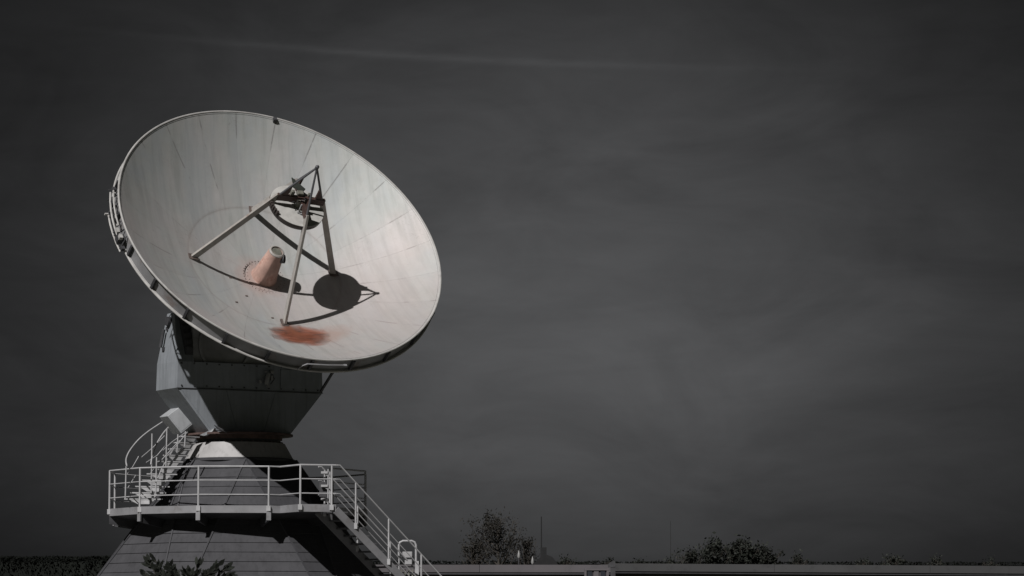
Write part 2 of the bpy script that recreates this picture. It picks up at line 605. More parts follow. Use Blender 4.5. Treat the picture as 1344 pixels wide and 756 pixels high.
# landing corner points
L1 = at(394, 668, 95.6)
L2 = at(441, 668, 95.9)
SD = V3((.82, .56, 0)).normalized()       # stair direction in plan
SN = V3((-SD.y, SD.x, 0))                 # across the stair, away from the viewer
ringpts = [pol(a, RP, ZD) for a in ring]  # 0:-43 1:-13 2:17 3:47 4:77 ...
for k in range(12):
    p, q = ringpts[k], ringpts[(k + 1) % 12]
    pi_, qi = pol(ring[k], 2.0, ZD), pol(ring[(k + 1) % 12], 2.0, ZD)
    MB().prism([p, q, qi, pi_], (0, 0, -.04)).build('deck_plate', M_deck, plat)
    if k != 2:
        MB().beam(p - V3((0, 0, .02)), q - V3((0, 0, .02)), .02, .20, (0, 0, 1)).build('edge_plate', M_edge, plat)
    po, qo = pol(ring[k], RP - .03, ZD - .12), pol(ring[(k + 1) % 12], RP - .03, ZD - .12)
    pl, ql = pol(ring[k], 2.35, ZD - .34), pol(ring[(k + 1) % 12], 2.35, ZD - .34)
    MB().prism([po, qo, ql, pl], (0, 0, .03)).build('soffit_panel', M_dark, plat)
    d = (p - V3((TX, TY, ZD))).normalized()
    tdir = V3((-d.y, d.x, 0)) * .03
    MB().prism([pol(ring[k], RP, ZD - .12) - tdir, pol(ring[k], RP, ZD - .34) - tdir, pol(ring[k], RP - .12, ZD - .36) - tdir, pol(ring[k], 2.1, ZD - .60) - tdir, pol(ring[k], 2.1, ZD - .1) - tdir], tdir * 2).build('bracket', M_dark, plat)
    if k != 11:
        MB().box(pol(ring[k], RP + .012, ZD - .20), (.06, .02, .12), (V3((-d.y, d.x, 0)), d, V3((0, 0, 1)))).build('bracket_tab', M_edge, plat)
# landing extension
ra_, rb_ = pol(22.5, RP * .985, ZD), pol(47, RP, ZD)
L1.z = L2.z = ZD
L3 = L2 + SN * .95
L3.z = ZD
MB().prism([ra_, L1, L2, L3, rb_], (0, 0, -.045)).build('landing_plate', M_deck, plat)
MB().prism([ra_ - V3((0, 0, .09)), L1 - V3((0, 0, .09)), L2 - V3((0, 0, .09)), L3 - V3((0, 0, .09)), rb_ - V3((0, 0, .09))], (0, 0, -.03)).build('landing_soffit', M_dark, plat)
for p, q in ((ringpts[2], ra_), (ra_, L1), (L1, L2)):
    MB().beam(p - V3((0, 0, .02)), q - V3((0, 0, .02)), .02, .20).build('edge_plate', M_edge, plat)
HR = 1.13
up = V3((0, 0, 1))


def post(mb_, p, h=HR, r=.028, drop=.1):
    mb_.tube([p - up * drop, p + up * h], r, 6)


railpath = [ra_] + [ringpts[2], ringpts[1], ringpts[0]] + [ringpts[k] for k in (11, 10, 9, 8, 7, 6, 5, 4, 3)]
front = [L2, L1] + railpath
for nm, h, rr in (('handrail', HR, .024), ('mid_rail', HR * .67, .016), ('mid_rail', HR * .33, .016)):
    MB().tube([p + up * h for p in front], rr, 6).build(nm, M_rail, plat)
for p in ringpts + [L1, L2 - (L2 - L1).normalized() * .12]:
    q = MB()
    post(q, p)
    q.box(p + up * .0, (.055, .055, .07))
    q.build('rail_post', M_rail, plat)

# small signal fitting on the platform: upright with three pale lamps
fit = tag(empty('signal_post', at(428, 664, 96.6)), 'thin upright with three small pale fittings behind the platform rail', 'fitting')
fp = at(430.5, 664, 96.6)
fp.z = ZD
MB().tube([fp, fp + up * 1.06], .02, 6).build('upright', M_rail, fit)
for k in range(3):
    z = .97 - .36 * k
    q = MB()
    q.box(fp + V3((-.10, 0, z)), (.09, .05, .03))
    q.beam(fp + V3((-.03, 0, z - .08)), fp + V3((-.12, 0, z - .02)), .025, .025)
    q.build('fitting', M_white, fit)
MB().box(fp + V3((-.14, .12, .52)), (.10, .05, .2)).build('back_box', M_dark, fit)

# ------------------------------------------------------------------ lower staircase
stair = tag(empty('staircase', (L2.x, L2.y, 0)), 'steel staircase with tube handrails going down right from the platform', 'staircase')
SLOPE = .90
sl = (SD - up * SLOPE)
S0 = L2 + SD * .12
run = ZD / SLOPE
W = .95
for side in (0, 1):
    off = SN * (W * side)
    p0 = S0 + off
    pe = p0 + sl * (run - .02)
    MB().beam(p0 - SD * .12 - up * .07, pe + up * .1, .03, .22, up).build('stringer', M_edge, stair)
    hs = [p0 - SD * .12 + up * HR, p0 + up * HR] if side == 0 else [p0 + up * HR]
    for nm, h, rr in (('handrail', HR, .022), ('mid_rail', HR * .67, .014), ('mid_rail', HR * .33, .014)):
        MB().tube([p0 - SD * .1 + up * h, p0 + up * h, p0 + sl * (run - .9) + up * h], rr, 6).build(nm, M_rail, stair)
    for k in range(6):
        t = (.50 + 1.05 * k) if side == 0 else (.10 + 1.05 * k)
        if t > run - .8:
            continue
        p = p0 + sl * t
        q = MB()
        post(q, p, HR, .025, .12)
        q.box(p - up * .03, (.045, .045, .08))
        q.build('stair_post', M_rail, stair)
nst = 26
tre = None
for k in range(nst):
    t = run * (k + .6) / nst
    p = S0 + sl * t + SN * (W / 2)
    MB().box(p, (.135, W / 2 - .03, .02), (SD, SN, up)).build('stair_tread', M_deck, stair)
# hooped ladder beside the stair
lad = tag(empty('hooped_ladder', at(535, 900, 98.2)), 'upright steel ladder with rounded top and pale box beside staircase', 'ladder')
ly = 98.4
pa, pb = at(523.5, 716, ly), at(546, 716, ly)
top = at(535, 710, ly).z
q = MB()
pts = [V3((pa.x, ly, 0))] + [V3((pa.x, ly, top - .12)), V3((pa.x + .03, ly, top - .04)), V3((pa.x + .11, ly, top))]
pts += [V3((pb.x - .11, ly, top)), V3((pb.x - .03, ly, top - .04)), V3((pb.x, ly, top - .12)), V3((pb.x, ly, 0))]
q.tube(pts, .03, 8)
q.build('ladder_frame', M_rail, lad)
for k in range(14):
    z = top - .43 - .28 * k
    if z < .15:
        break
    MB().beam(V3((pa.x, ly, z)), V3((pb.x, ly, z)), .035, .035).build('rung', M_dark, lad)
cx = (pa.x + pb.x) / 2
MB().box((cx, ly - .05, top - .38), (.135, .05, .085)).build('pale_box', M_white, lad, bevel=.012)
MB().box((cx + .03, ly - .05, top - .58), (.10, .05, .07)).build('pale_box', M_white, lad, bevel=.012)
MB().box((pb.x + .03, ly - .04, top - 1.1), (.05, .03, .55)).build('side_channel', M_rail, lad)
q = MB()
for k in range(4):
    q.box((cx - .16 + .1 * k, ly + .02, top - 1.2), (.018, .018, .42))
q.build('guard_bars', M_mech, lad)

# ------------------------------------------------------------------ upper stair with curved handrails
ust = tag(empty('upper_stair', at(190, 664, 98.3)), 'small curved steel stair climbing left side of the tower', 'stair')
NT = 11
path = []
for k in range(NT):
    t = k / (NT - 1)
    x = 188 + (248 - 188) * t ** 1.05
    y = 656 - (656 - 574) * t
    path.append((t, at(x, y, 97.9 + .9 * t)))
for t, p in path:
    ang = R(8 + 42 * t)
    ax = V3((math.cos(ang), math.sin(ang), 0))
    ay = V3((-ax.y, ax.x, 0))
    wd = .52 - .2 * t
    q = MB()
    q.prism([p - ax * wd - ay * .10, p + ax * wd - ay * .10, p + ax * wd * .8 + ay * .14, p - ax * wd * .8 + ay * .14], (0, 0, .03))
    q.prism([p - ax * wd * .72 - ay * .09, p + ax * wd * .6 - ay * .09, p + ax * wd * .35 - ay * .09 - up * .12, p - ax * wd * .3 - ay * .09 - up * .12], ay * .03)
    q.build('tread', M_tread, ust)
MB().tube([p + V3((.05, .12, -.1)) for t, p in path], .06, 6).build('spine_beam', M_edge, ust)


def curve(pts, n=8):
    """Catmull-Rom through points"""
    P = [pts[0]] + pts + [pts[-1]]
    out = []
    for i in range(1, len(P) - 2):
        for k in range(n):
            t = k / n
            a, b_, c, d = P[i - 1], P[i], P[i + 1], P[i + 2]
            out.append(.5 * ((2 * b_) + (c - a) * t + (2 * a - 5 * b_ + 4 * c - d) * t * t + (3 * b_ - a - 3 * c + d) * t ** 3))
    out.append(P[-2])
    return out


def ap(l, Y0, Y1):
    n = len(l)
    return [at(x, y, Y0 + (Y1 - Y0) * i / (n - 1)) for i, (x, y) in enumerate(l)]


MB().tube(curve(ap([(166.5, 612), (165.5, 603), (170, 592), (181, 578), (195, 566), (213, 554)], 97.5, 98.9)), .022, 6).build('handrail', M_rail, ust)
MB().tube(curve(ap([(198, 610), (200, 598), (206, 582), (214, 569), (221, 561)], 97.4, 98.3)), .022, 6).build('handrail', M_rail, ust)
MB().tube(curve(ap([(205, 633), (214, 612), (228, 590), (243, 572)], 97.4, 98.3)), .014, 6).build('mid_rail', M_rail, ust)
for l in ([(167, 622), (174, 613), (182, 599)], [(168, 640), (178, 624)], [(186, 600), (200, 588), (216, 572)], [(192, 607), (206, 598), (224, 577)], [(197, 622), (210, 606), (236, 578)], [(220, 598), (232, 585), (246, 567)], [(214, 591), (226, 580), (243, 568)]):
    MB().tube(ap(l, 97.6, 98.4), .013, 5).build('mid_rail', M_rail, ust)
for x, y0, y1 in ((165, 612, 655), (199, 569, 652), (218.5, 562, 612), (233, 570, 594), (243, 566, 586), (205, 600, 648)):
    MB().tube([at(x + .6, y0, 97.6), at(x - .6, y1, 97.6)], .02, 6).build('stair_post', M_rail, ust)

# ------------------------------------------------------------------ turret (azimuth head)
PHI = math.atan2(.49117, .87106)
tur = tag(empty('azimuth_turret', (TX, TY, 7.37), (0, 0, PHI)), 'dark tapered turret with two yoke cheeks carrying the dish', 'turret')


def tl(x, y, z):
    c, s_ = math.cos(PHI), math.sin(PHI)
    return V3((TX + x * c - y * s_, TY + x * s_ + y * c, z))


XAX, YAX = tl(1, 0, 0) - tl(0, 0, 0), tl(0, 1, 0) - tl(0, 0, 0)
lp, lz = .71, [7.52, 8.72, 9.45]
# lower tapered body + upright band
q = MB()
prof = [(-1.23, 7.52), (1.23, 7.52), (2.23, 8.72), (2.21, 9.45), (-2.21, 9.45), (-2.23, 8.72)]
q.prism([tl(x, -lp, z) for x, z in prof], tl(0, lp, 0) - tl(0, -lp, 0))
q.build('turret_body', M_turret, tur)
# front skin panels, proud of the body
for (x0, x1, x2, x3, z0, z1) in ((-1.19, -.42, -.76, -2.12, 7.58, 8.69), (-.40, .40, .74, -.74, 7.58, 8.69), (.42, 1.19, 2.12, .76, 7.58, 8.69)):
    MB().prism([tl(x0, -lp - .012, z0), tl(x1, -lp - .012, z0), tl(x2, -lp - .012, z1), tl(x3, -lp - .012, z1)], tl(0, .010, 0) - tl(0, 0, 0)).build('body_panel', M_turret, tur)
MB().box(tl(0, -lp - .02, 8.715), (2.235, .014, .008), (tl(1, 0, 0) - tl(0, 0, 0), tl(0, 1, 0) - tl(0, 0, 0), up)).build('seam_strip', M_dark, tur)
for s in (-1, 1):
    xo, xi = 2.21 * s, 1.72 * s
    xo2, xi2 = 2.06 * s, 1.80 * s
    MB().hexa([tl(xo, -lp, 9.45), tl(xi, -lp, 9.45), tl(xi, lp, 9.45), tl(xo, lp, 9.45), tl(xo2, -.10, 10.85), tl(xi2, -.10, 10.85), tl(xi2, .38, 10.85), tl(xo2, .38, 10.85)]).build('yoke_cheek', M_turret, tur)
    q = MB()
    q.lathe([(.13, -.07), (.13, .04), (.1, .05)], 20, tl(2.15 * s, .14, 10.62), ax=(tl(0, 1, 0) - tl(0, 0, 0), up, (tl(1, 0, 0) - tl(0, 0, 0)) * s))
    q.build('elevation_bearing', M_dark, tur, True)
MB().box(tl(1.25, -lp - .018, 9.08), (.34, .012, .26), (XAX, YAX, up)).build('access_hatch', M_turret, tur, bevel=.006)
q = MB()
for k in range(12):
    q.box(tl(-2.1 + .38 * k, -lp - .012, 9.40), (.018, .012, .018), (XAX, YAX, up))
    q.box(tl(-2.1 + .38 * k, -lp - .012, 8.79), (.018, .012, .018), (XAX, YAX, up))
q.build('skin_bolts', M_dark, tur)['kind'] = 'stuff'
# serrated dark housing along the left cheek front edge
q = MB()
for k in range(6):
    z = 10.75 - .2 * k
    q.box(tl(-1.86, -.20 - .085 * k, z), (.10, .10, .11), (tl(1, 0, 0) - tl(0, 0, 0), tl(0, 1, 0) - tl(0, 0, 0), up))
q.build('cable_housing', M_dark, tur)
# recessed middle
XA, YA = tl(1, 0, 0) - tl(0, 0, 0), tl(0, 1, 0) - tl(0, 0, 0)
MB().box(tl(0, .02, 10.0), (1.71, .60, .53), (XA, YA, up)).build('yoke_web', M_turretd, tur)
MB().lathe([(.8, -.12), (.8, .02), (.72, .02), (.72, -.02)], 40, tl(-.75, -.62, 9.95), ax=(XA, up, -YA), cap1=False).build('drive_ring', M_turretd, tur, True)
DM = (.46, -.82, 9.05)
dm = MB().lathe([(.04, -.17), (.065, -.13), (.065, .10), (.045, .17)], 16, tl(DM[0], DM[1], DM[2]), ax=((XA * .97 - up * .25), YA, (up * .97 + XA * .25))).build('drive_motor', M_lamp, tur, True, label='pale elevation drive motor in the dark recess')
for (dx_, dz_, hx_, hz_) in ((.15, .20, .05, .045), (-.04, .20, .025, .02), (-.21, -.09, .03, .04), (.14, .03, .035, .07), (.03, -.2, .03, .045)):
    MB().box(tl(DM[0] + dx_, DM[1] + .02, DM[2] + dz_), (hx_, .05, hz_), (XA, YA, up)).build('motor_fitting', M_lamp, dm, bevel=.01)
MB().tube([tl(DM[0] + .1, DM[1], DM[2] - .15), tl(DM[0] + .2, DM[1] - .03, DM[2]), tl(DM[0] + .12, DM[1], DM[2] + .2)], .016, 6).build('cable', M_dark, dm)
MB().lathe([(1.50, 7.47), (1.50, 7.52), (1.3, 7.53)], 48, (TX, TY, 0)).build('turret_flange', M_rusty, tur, True)
MB().lathe([(1.2, 7.36), (1.2, 7.47)], 48, (TX, TY, 0)).build('slewing_bearing', M_rusty, tur, True)
for k in (2, 4):
    z = 9.3 + .28 * k
    MB().box(tl(-2.23 + .03 * k, .42 - .05 * k, z), (.05, .04, .05), (XA, YA, up)).build('side_lug', M_dark, tur)
MB().beam(tl(-2.27, .35, 9.9), tl(-2.22, .25, 10.4), .05, .08).build('conduit', M_dark, tur)
# access gussets near the bottom left
q = MB()
q.prism([at(262, 571, 98.75), at(281, 562, 98.7), at(279, 566, 98.7), at(268, 572, 98.75)], (.05, .12, 0))
q.build('gusset', M_cab, tur)
q = MB()
q.prism([at(281, 558, 98.55), at(298, 566.5, 98.5), at(297, 568, 98.5), at(285, 563, 98.55)], (.02, -.12, 0))
q.build('gusset', M_dark, tur)
# tilted cabinet
cab = MB()
A_, B_, C_, D_ = at(219.6, 546, 99.2), at(239.9, 531, 99.2), at(258.3, 552.5, 99.3), at(238, 569, 99.3)
off = YA * .55 + up * .0
cab.prism([A_, B_, C_, D_], off)
cabo = cab.build('equipment_cabinet', M_cab, tur, bevel=.01, label='pale tilted equipment cabinet under the left slope')
q = MB()
ii = .10
cen = (A_ + B_ + C_ + D_) / 4
q.prism([cen + (p - cen) * .86 - YA * .008 for p in (A_, B_, C_, D_)], YA * .006)
q.build('cabinet_door', M_cab, cabo)
q = MB()
e1 = (C_ - B_)
for k in range(4):
    q.box(B_ + e1 * (.12 + .13 * k) + YA * .1 + V3((.05, 0, .02)), (.04, .05, .03), (e1.normalized(), YA, e1.normalized().cross(YA)))
q.build('cable_glands', M_dark, cabo)
q = MB()
q.beam(B_ + YA * .3, at(252, 535, 99.6), .07, .07)
q.beam(C_ + YA * .3, at(266, 556, 99.6), .07, .07)
q.build('cabinet_bracket', M_dark, cabo)

# ------------------------------------------------------------------ the dish
AX = V3((0.3882834, -0.68860019, 0.61242615)).normalized()
UX = V3((0.87106384, 0.49116982, 0)).normalized()
VX = AX.cross(UX).normalized()
VTX = V3((-6.99303235, 98.80768697, 11.85904528))
rot = Matrix((UX, VX, AX)).transposed()
dish = tag(empty('satellite_dish', VTX, rot.to_euler()), 'huge weathered white parabolic dish tilted up to the right', 'satellite dish')
RD, DD = 4.6757, 1.754
KK = DD / RD ** 2


def dl(r, a, dz=0.0):
    return V3((r * math.cos(a), r * math.sin(a), KK * r * r + dz))


M_ref = reflector_material('reflector_paint', dish)


def panel(r0, r1, span, nr, na, gap):
    """a gore panel centred on local x, inner face smooth, with 25 mm thickness"""
    q = MB()
    top_ = []
    for i in range(nr + 1):
        r = r0 + gap / 2 + (r1 - r0 - gap) * i / nr
        for j in range(na + 1):
            h = span / 2 - gap / 2 / r
            a = -h + 2 * h * j / na
            top_.append(dl(r, a))
    n = len(top_)
    q.v = top_ + [p - V3((0, 0, .03)) for p in top_]
    w_ = na + 1
    for i in range(nr):
        for j in range(na):
            a = i * w_ + j
            q.f.append((a, a + w_, a + w_ + 1, a + 1))
            q.f.append((n + a, n + a + 1, n + a + w_ + 1, n + a + w_))
    for j in range(na):
        q.f.append((j, j + 1, n + j + 1, n + j))
        a = nr * w_ + j
        q.f.append((a + 1, a, n + a, n + a + 1))
    for i in range(nr):
        a = i * w_
        q.f.append((a + w_, a, n + a, n + a + w_))
        a = i * w_ + na
        q.f.append((a, a + w_, n + a + w_, n + a))
    return q


po = None
for k in range(24):
    a = R(1.0 + 7.5 + 15 * k)
    if po is None:
        po = panel(2.235, RD, R(15), 10, 5, .0022).build('reflector_panel', M_ref, dish, True, world=False, ang=30)
        po.rotation_euler = (0, 0, a)
    else:
        dupo(po, dish, a)
pin = None
for k in range(12):
    a = R(1.0 + 15 + 30 * k)
    if pin is None:
        pin = panel(.46, 2.235, R(30), 6, 8, .0022).build('inner_panel', M_ref, dish, True, world=False, ang=30)
        pin.rotation_euler = (0, 0, a)
    else:
        dupo(pin, dish, a)
# back shell with thickness towards the hub
prof = [(.02, .01)]
prof = []
for i in range(13):
    r = .05 + (RD - .02 - .05) * i / 12
    prof.append((r, KK * r * r - .036))
back = []
for i in range(13):
    r = RD - .04 - (RD - .34) * i / 12
    back.append((r, KK * r * r - .10 - .34 * (1 - (r / RD) ** 2)))
MB().lathe(prof + back, 96, cap0=True, cap1=True).build('back_shell', M_back, dish, True, world=False)
# ribs
rb0 = None
for k in range(24):
    a = R(10 + 15 * k)
    if rb0 is None:
        q = MB()
        pl_ = []
        for i in range(9):
            r = .9 + (RD - .1 - .9) * i / 8
            pl_.append(V3((r, -.015, KK * r * r - .2)))
        for i in range(9):
            r = RD - .1 - (RD - 1.0) * i / 8
            pl_.append(V3((r, -.015, KK * r * r - .36 - .52 * (1 - r / RD))))
        q.prism(pl_, (0, .03, 0))
        rb0 = q.build('back_rib', M_back, dish, world=False)
        rb0.rotation_euler = (0, 0, a)
    else:
        dupo(rb0, dish, a)
# rim channel: web, two lips, stiffeners
FD = .43
q = MB()
q.lathe([(RD - .02, DD - .02), (RD - .02, DD - FD), (RD - .04, DD - FD), (RD - .04, DD - .02)], 144, cap0=False, cap1=False)
q.v  # web
q.build('rim_web', M_rimweb, dish, True, world=False)
n = 144
for nm, rr, zz, th in (('rim_lip', RD + .022, DD - .004, .030), ('back_lip', RD + .050, DD - FD, .030)):
    MB().tube([V3((rr * math.cos(2 * PI * k / n), rr * math.sin(2 * PI * k / n), zz)) for k in range(n)], th, 8, closed=True).build(nm, M_rim, dish, True, world=False)
MB().lathe([(RD - .01, DD - FD - .012), (RD + .075, DD - FD - .012), (RD + .075, DD - FD + .012), (RD - .01, DD - FD + .012)], 144, cap0=False, cap1=False).build('rim_flange', M_rim, dish, world=False)
MB().lathe([(RD - .30, DD - FD - .02), (RD - .02, DD - FD - .02), (RD - .02, DD - FD + .0), (RD - .3, DD - FD)], 144, cap0=False, cap1=False).build('back_flange', M_back, dish, world=False)
st0 = None
for k in range(24):
    a = R(10 + 15 * k)
    if st0 is None:
        st0 = MB().box((RD + .025, 0, DD - FD / 2 - .005), (.045, .035, FD / 2 - .035)).build('rim_stiffener', M_dark, dish, world=False)
        st0.rotation_euler = (0, 0, a)
    else:
        dupo(st0, dish, a)


def rimp(deg, dr=0.0, dz=0.0):
    a = R(deg)
    return V3(((RD + dr) * math.cos(a), (RD + dr) * math.sin(a), DD + dz))


# lug on the top of the rim
MB().box(rimp(76.5, -.05, -.0), (.05, .05, .06)).build('rim_lug', M_dark, dish, world=False)
# access bracket on the left side of the rim
q = MB()
q.tube([rimp(d, .16, -.30) for d in range(163, 184, 4)], .028, 6)
q.tube([rimp(d, .19, -.44) for d in range(172, 189, 4)], .026, 6)
q.tube([rimp(d, .13, -.12) for d in range(164, 184, 4)], .024, 6)
q.build('access_frame', M_rim, dish, world=False)
q = MB()
for d, e in ((163, 160), (166, 165), (170, 171), (174, 173), (178, 180), (182, 181), (185, 187)):
    q.beam(rimp(d, .02, -.10), rimp(e, .19, -.44), .03, .03)
for d in (173, 180, 187):
    q.beam(rimp(d, .05, -.40), rimp(d, .21, -.45), .035, .035)
q.box(rimp(184, .12, -.30), (.10, .09, .10))
q.box(rimp(187.5, .13, -.36), (.05, .05, .05))
q.box(rimp(161.5, .09, -.25), (.05, .05, .04))
q.box(rimp(168, .11, -.30), (.04, .06, .08))
q.build('frame_struts', M_dark, dish, world=False)
q = MB()
q.box(rimp(184.6, .17, -.17), (.05, .06, .05))
q.box(rimp(181.4, .16, -.20), (.04, .08, .035))
q.box(rimp(171.5, .24, -.45), (.05, .02, .03))
q.build('frame_plates', M_rim, dish, world=False)
# bottom grab rail
q = MB()
P0 = [rimp(261, .06, -FD), rimp(262, .10, -.22), rimp(263, .12, -.12), rimp(270, .15, -.06), rimp(275.5, .17, -.04)]
q.tube(P0, .020, 6)
q.box(rimp(275.8, .17, -.05), (.045, .03, .025))
q.build('grab_rail', M_edge, dish, world=False)
# hub drum reaching back to the elevation axis
MB().lathe([(1.25, -.30), (1.25, -.75), (1.0, -.8), (.85, -1.9), (.8, -2.2)], 40).build('hub_drum', M_back, dish, True, world=False)
MB().lathe([(1.30, -.70), (1.30, -.78)], 40).build('hub_flange', M_turretd, dish, True, world=False)
# tie rod visible on the lower right
inv = Matrix.LocRotScale(VTX, rot.to_euler(), None).inverted()
q = MB()
q.beam(at(437, 488, 97.8), at(421, 514, 99.3), .06, .06)
q.build('tie_rod', M_dark, dish)

# feed cone
HX, HY = .09, -.07
fc = MB()
fc.lathe([(.43, .02), (.37, .05), (.36, .09), (.335, .2), (.228, 1.02), (.215, 1.05)], 40, (HX, HY, 0)).build('feed_cone', mat('feed_cone_paint', (.38, .245, .205), .6, 0, .16, 2.6, dirt=(.24, .10, .07), streak=True), dish, True, world=False)
cone = col.objects['feed_cone']
# slanted top lip with dark mouth facing right
mx = V3((.72, -.42, .45)).normalized()
sx_ = V3((0, 1, 0)).cross(mx).normalized()
sy_ = mx.cross(sx_)
MB().lathe([(.215, -.03), (.222, .03), (.19, .06), (.17, .06), (.17, .0)], 28, (HX, HY, 1.04), cap1=False).build('cone_lip', M_leg, cone, True, world=False)
MB().lathe([(.10, -.14), (.10, .10), (.12, .10), (.12, -.14)], 20, (HX + .15, HY - .13, .92), ax=(sx_, sy_, mx)).build('feed_horn', M_dark, cone, True, world=False)
MB().box((HX + .15, HY - .02, .93), (.08, .10, .05)).build('horn_mount', M_mechd, cone, world=False)
MB().lathe([(.145, 0), (.145, .02)], 20, (HX, HY, 1.05)).build('horn_window', M_mech, cone, True, world=False)
q = MB()
for k in range(36):
    t = 2 * PI * k / 36
    r = .60
    p = V3((HX + r * math.cos(t), HY + r * math.sin(t), KK * r * r - .01))
    q.lathe([(.012, 0), (.012, .025)], 6, p)
for k in range(24):
    t = 2 * PI * k / 24
    p = V3((HX + .5 * math.cos(t), HY + .5 * math.sin(t), .02))
    q.lathe([(.013, 0), (.013, .03)], 6, p)
bo = q.build('base_bolts', M_bolt, cone, world=False)
bo['kind'] = 'stuff'
MB().lathe([(.54, .0), (.54, .034), (.46, .04)], 48, (HX, HY, .006), cap0=True, cap1=True).build('cone_flange', M_ref, cone, True, world=False)
# small dark fittings lying on the reflector
for rr, aa in ((1.15, 232), (1.02, 192), (1.75, 228), (1.88, 262)):
    p = dl(rr, R(aa), .01)
    MB().box(p, (.035, .02, .012)).build('drain_clip', M_bolt, dish, world=False)

# quadrupod
APX = V3((.085, .03, 4.27))
feet = [(2.125, 174.4), (2.13, -90.3), (2.09, -3.2), (2.17, 83.9)]
FR = .70
joints = []
for rr, aa in feet:
    f = dl(rr, R(aa), .0)
    j = f.lerp(APX, FR)
    joints.append(j)
    rad = V3((math.cos(R(aa)), math.sin(R(aa)), 0))
    tan = V3((-rad.y, rad.x, 0))
    d = (j - f).normalized()
    nrm = d.cross(tan).normalized()
    leg = MB().beam(f + d * .03, j, .072, .17, nrm, .066, .155).build('support_leg', M_leg, dish, world=False)
    MB().tube([j - d * .05, APX], .034, 8, r2=.028).build('tip_rod', M_thin, leg, True, world=False)
    MB().box(f + V3((0, 0, .03)), (.14, .10, .02), (rad, tan, V3((0, 0, 1)))).build('foot_plate', M_bolt, leg, world=False)
    q = MB()
    q.prism([j + rad * .12 - tan * .03 - V3((0, 0, .2)), j - rad * .22 - tan * .03 - V3((0, 0, .16)), j - rad * .04 - tan * .03 + d * .40, j + rad * .01 - tan * .03 + d * .42], tan * .06)
    q.build('gusset', M_mechd, leg, world=False)
MB().lathe([(.055, -.06), (.055, .05), (.01, .10)], 12, APX).build('apex_cap', M_thin, dish, True, world=False)
for i, j in ((0, 2), (1, 3)):
    p, q_ = joints[i], joints[j]
    d = (q_ - p).normalized()
    MB().beam(p - V3((0, 0, .06)) - d * .04, q_ - V3((0, 0, .06)) + d * .09, .09, .20 if i == 0 else .10, (0, 0, 1)).build('cross_beam', M_mechd, dish, world=False)
# subreflector: shallow bowl convex towards the reflector, open at its back
SZ = 2.80
RS = .78
SB = .46
SC = V3((.05, .0, 0))
prof = [(.03, SZ - .33), (.3, SZ - .32), (.55, SZ - .28), (.70, SZ - .21), (.765, SZ - .14), (RS, SZ - .06), (RS, SZ - .005)]
sub = MB().lathe(prof, 56, SC).build('subreflector', M_sub, dish, True, world=False, ang=50, label='dark shallow subreflector bowl held above the dish')
MB().lathe([(RS - .004, SZ - .003), (RS - .004, SZ + .006), (RS - .03, SZ + .010)], 56, SC).build('back_plate', M_subin, sub, True, world=False)
# positioner mechanism hanging from the cross beams
mech = MB().lathe([(.09, SZ - .3), (.09, SZ + .20), (.13, SZ + .22), (.13, SZ + .27)], 20, SC).build('positioner', M_mech, dish, True, world=False)
for k in range(3):
    a = R(20 + 120 * k)
    d = V3((math.cos(a), math.sin(a), 0))
    q = MB()
    q.tube([SC + d * .30 + V3((0, 0, SZ - .22)), SC + d * .24 + V3((0, 0, SZ + .30))], .022, 8)
    q.tube([SC + d * .29 + V3((0, 0, SZ - .10)), SC + d * .27 + V3((0, 0, SZ + .06))], .038, 8)
    q.build('actuator', M_white, mech, world=False)
q = MB()
q.prism([SC + V3((-.14, .34, SZ + .36)), SC + V3((-.20, .56, SZ + .50)), SC + V3((.16, .24, SZ + .40)), SC + V3((.10, .20, SZ + .34))], (0.01, .02, .025))
q.build('guard_plate', M_plate, mech, world=False)
for c_, h_ in (((-.26, .10, .34), (.05, .05, .14)), ((.14, -.20, .12), (.06, .05, .13)), ((-.02, .12, .38), (.09, .07, .05)), ((.26, .08, .38), (.05, .04, .05))):
    MB().box(SC + V3((c_[0], c_[1], SZ + c_[2])), h_).build('gearbox', M_mech, mech, world=False, bevel=.01)
MB().lathe([(.06, 0), (.06, .2), (.045, .22)], 14, SC + V3((-.30, .26, SZ + .26))).build('motor', M_white, mech, True, world=False)
MB().lathe([(.05, 0), (.05, .16)], 14, SC + V3((.02, -.3, SZ - .1))).build('motor', M_white, mech, True, world=False)
rc_ = random.Random(5)
for k in range(4):
    a0 = R(rc_.uniform(0, 360))
    p = SC + V3((math.cos(a0) * .2, math.sin(a0) * .2, SZ + rc_.uniform(.1, .35)))
    pts = [p]
    for _ in range(4):
        pts.append(pts[-1] + V3((rc_.uniform(-.1, .1), rc_.uniform(-.1, .1), rc_.uniform(-.06, .10))))
    MB().tube(curve(pts, 3), .010, 5).build('cable', M_dark, mech, world=False)
for k in range(5):
    MB().box(SC + V3((RS * math.cos(R(178 + 7 * k)), RS * math.sin(R(178 + 7 * k)), SZ + .03)), (.035, .035, .06)).build('rim_clip', M_sub, sub, world=False)

# ------------------------------------------------------------------ background buildings


def wallbox(mb_, p, q_, z0, z1, th):
    d = (q_ - p).normalized()
    nn = V3((-d.y, d.x, 0))
    mb_.prism([V3((p.x, p.y, z0)), V3((q_.x, q_.y, z0)), V3((q_.x, q_.y, z1)), V3((p.x, p.y, z1))], nn * th)


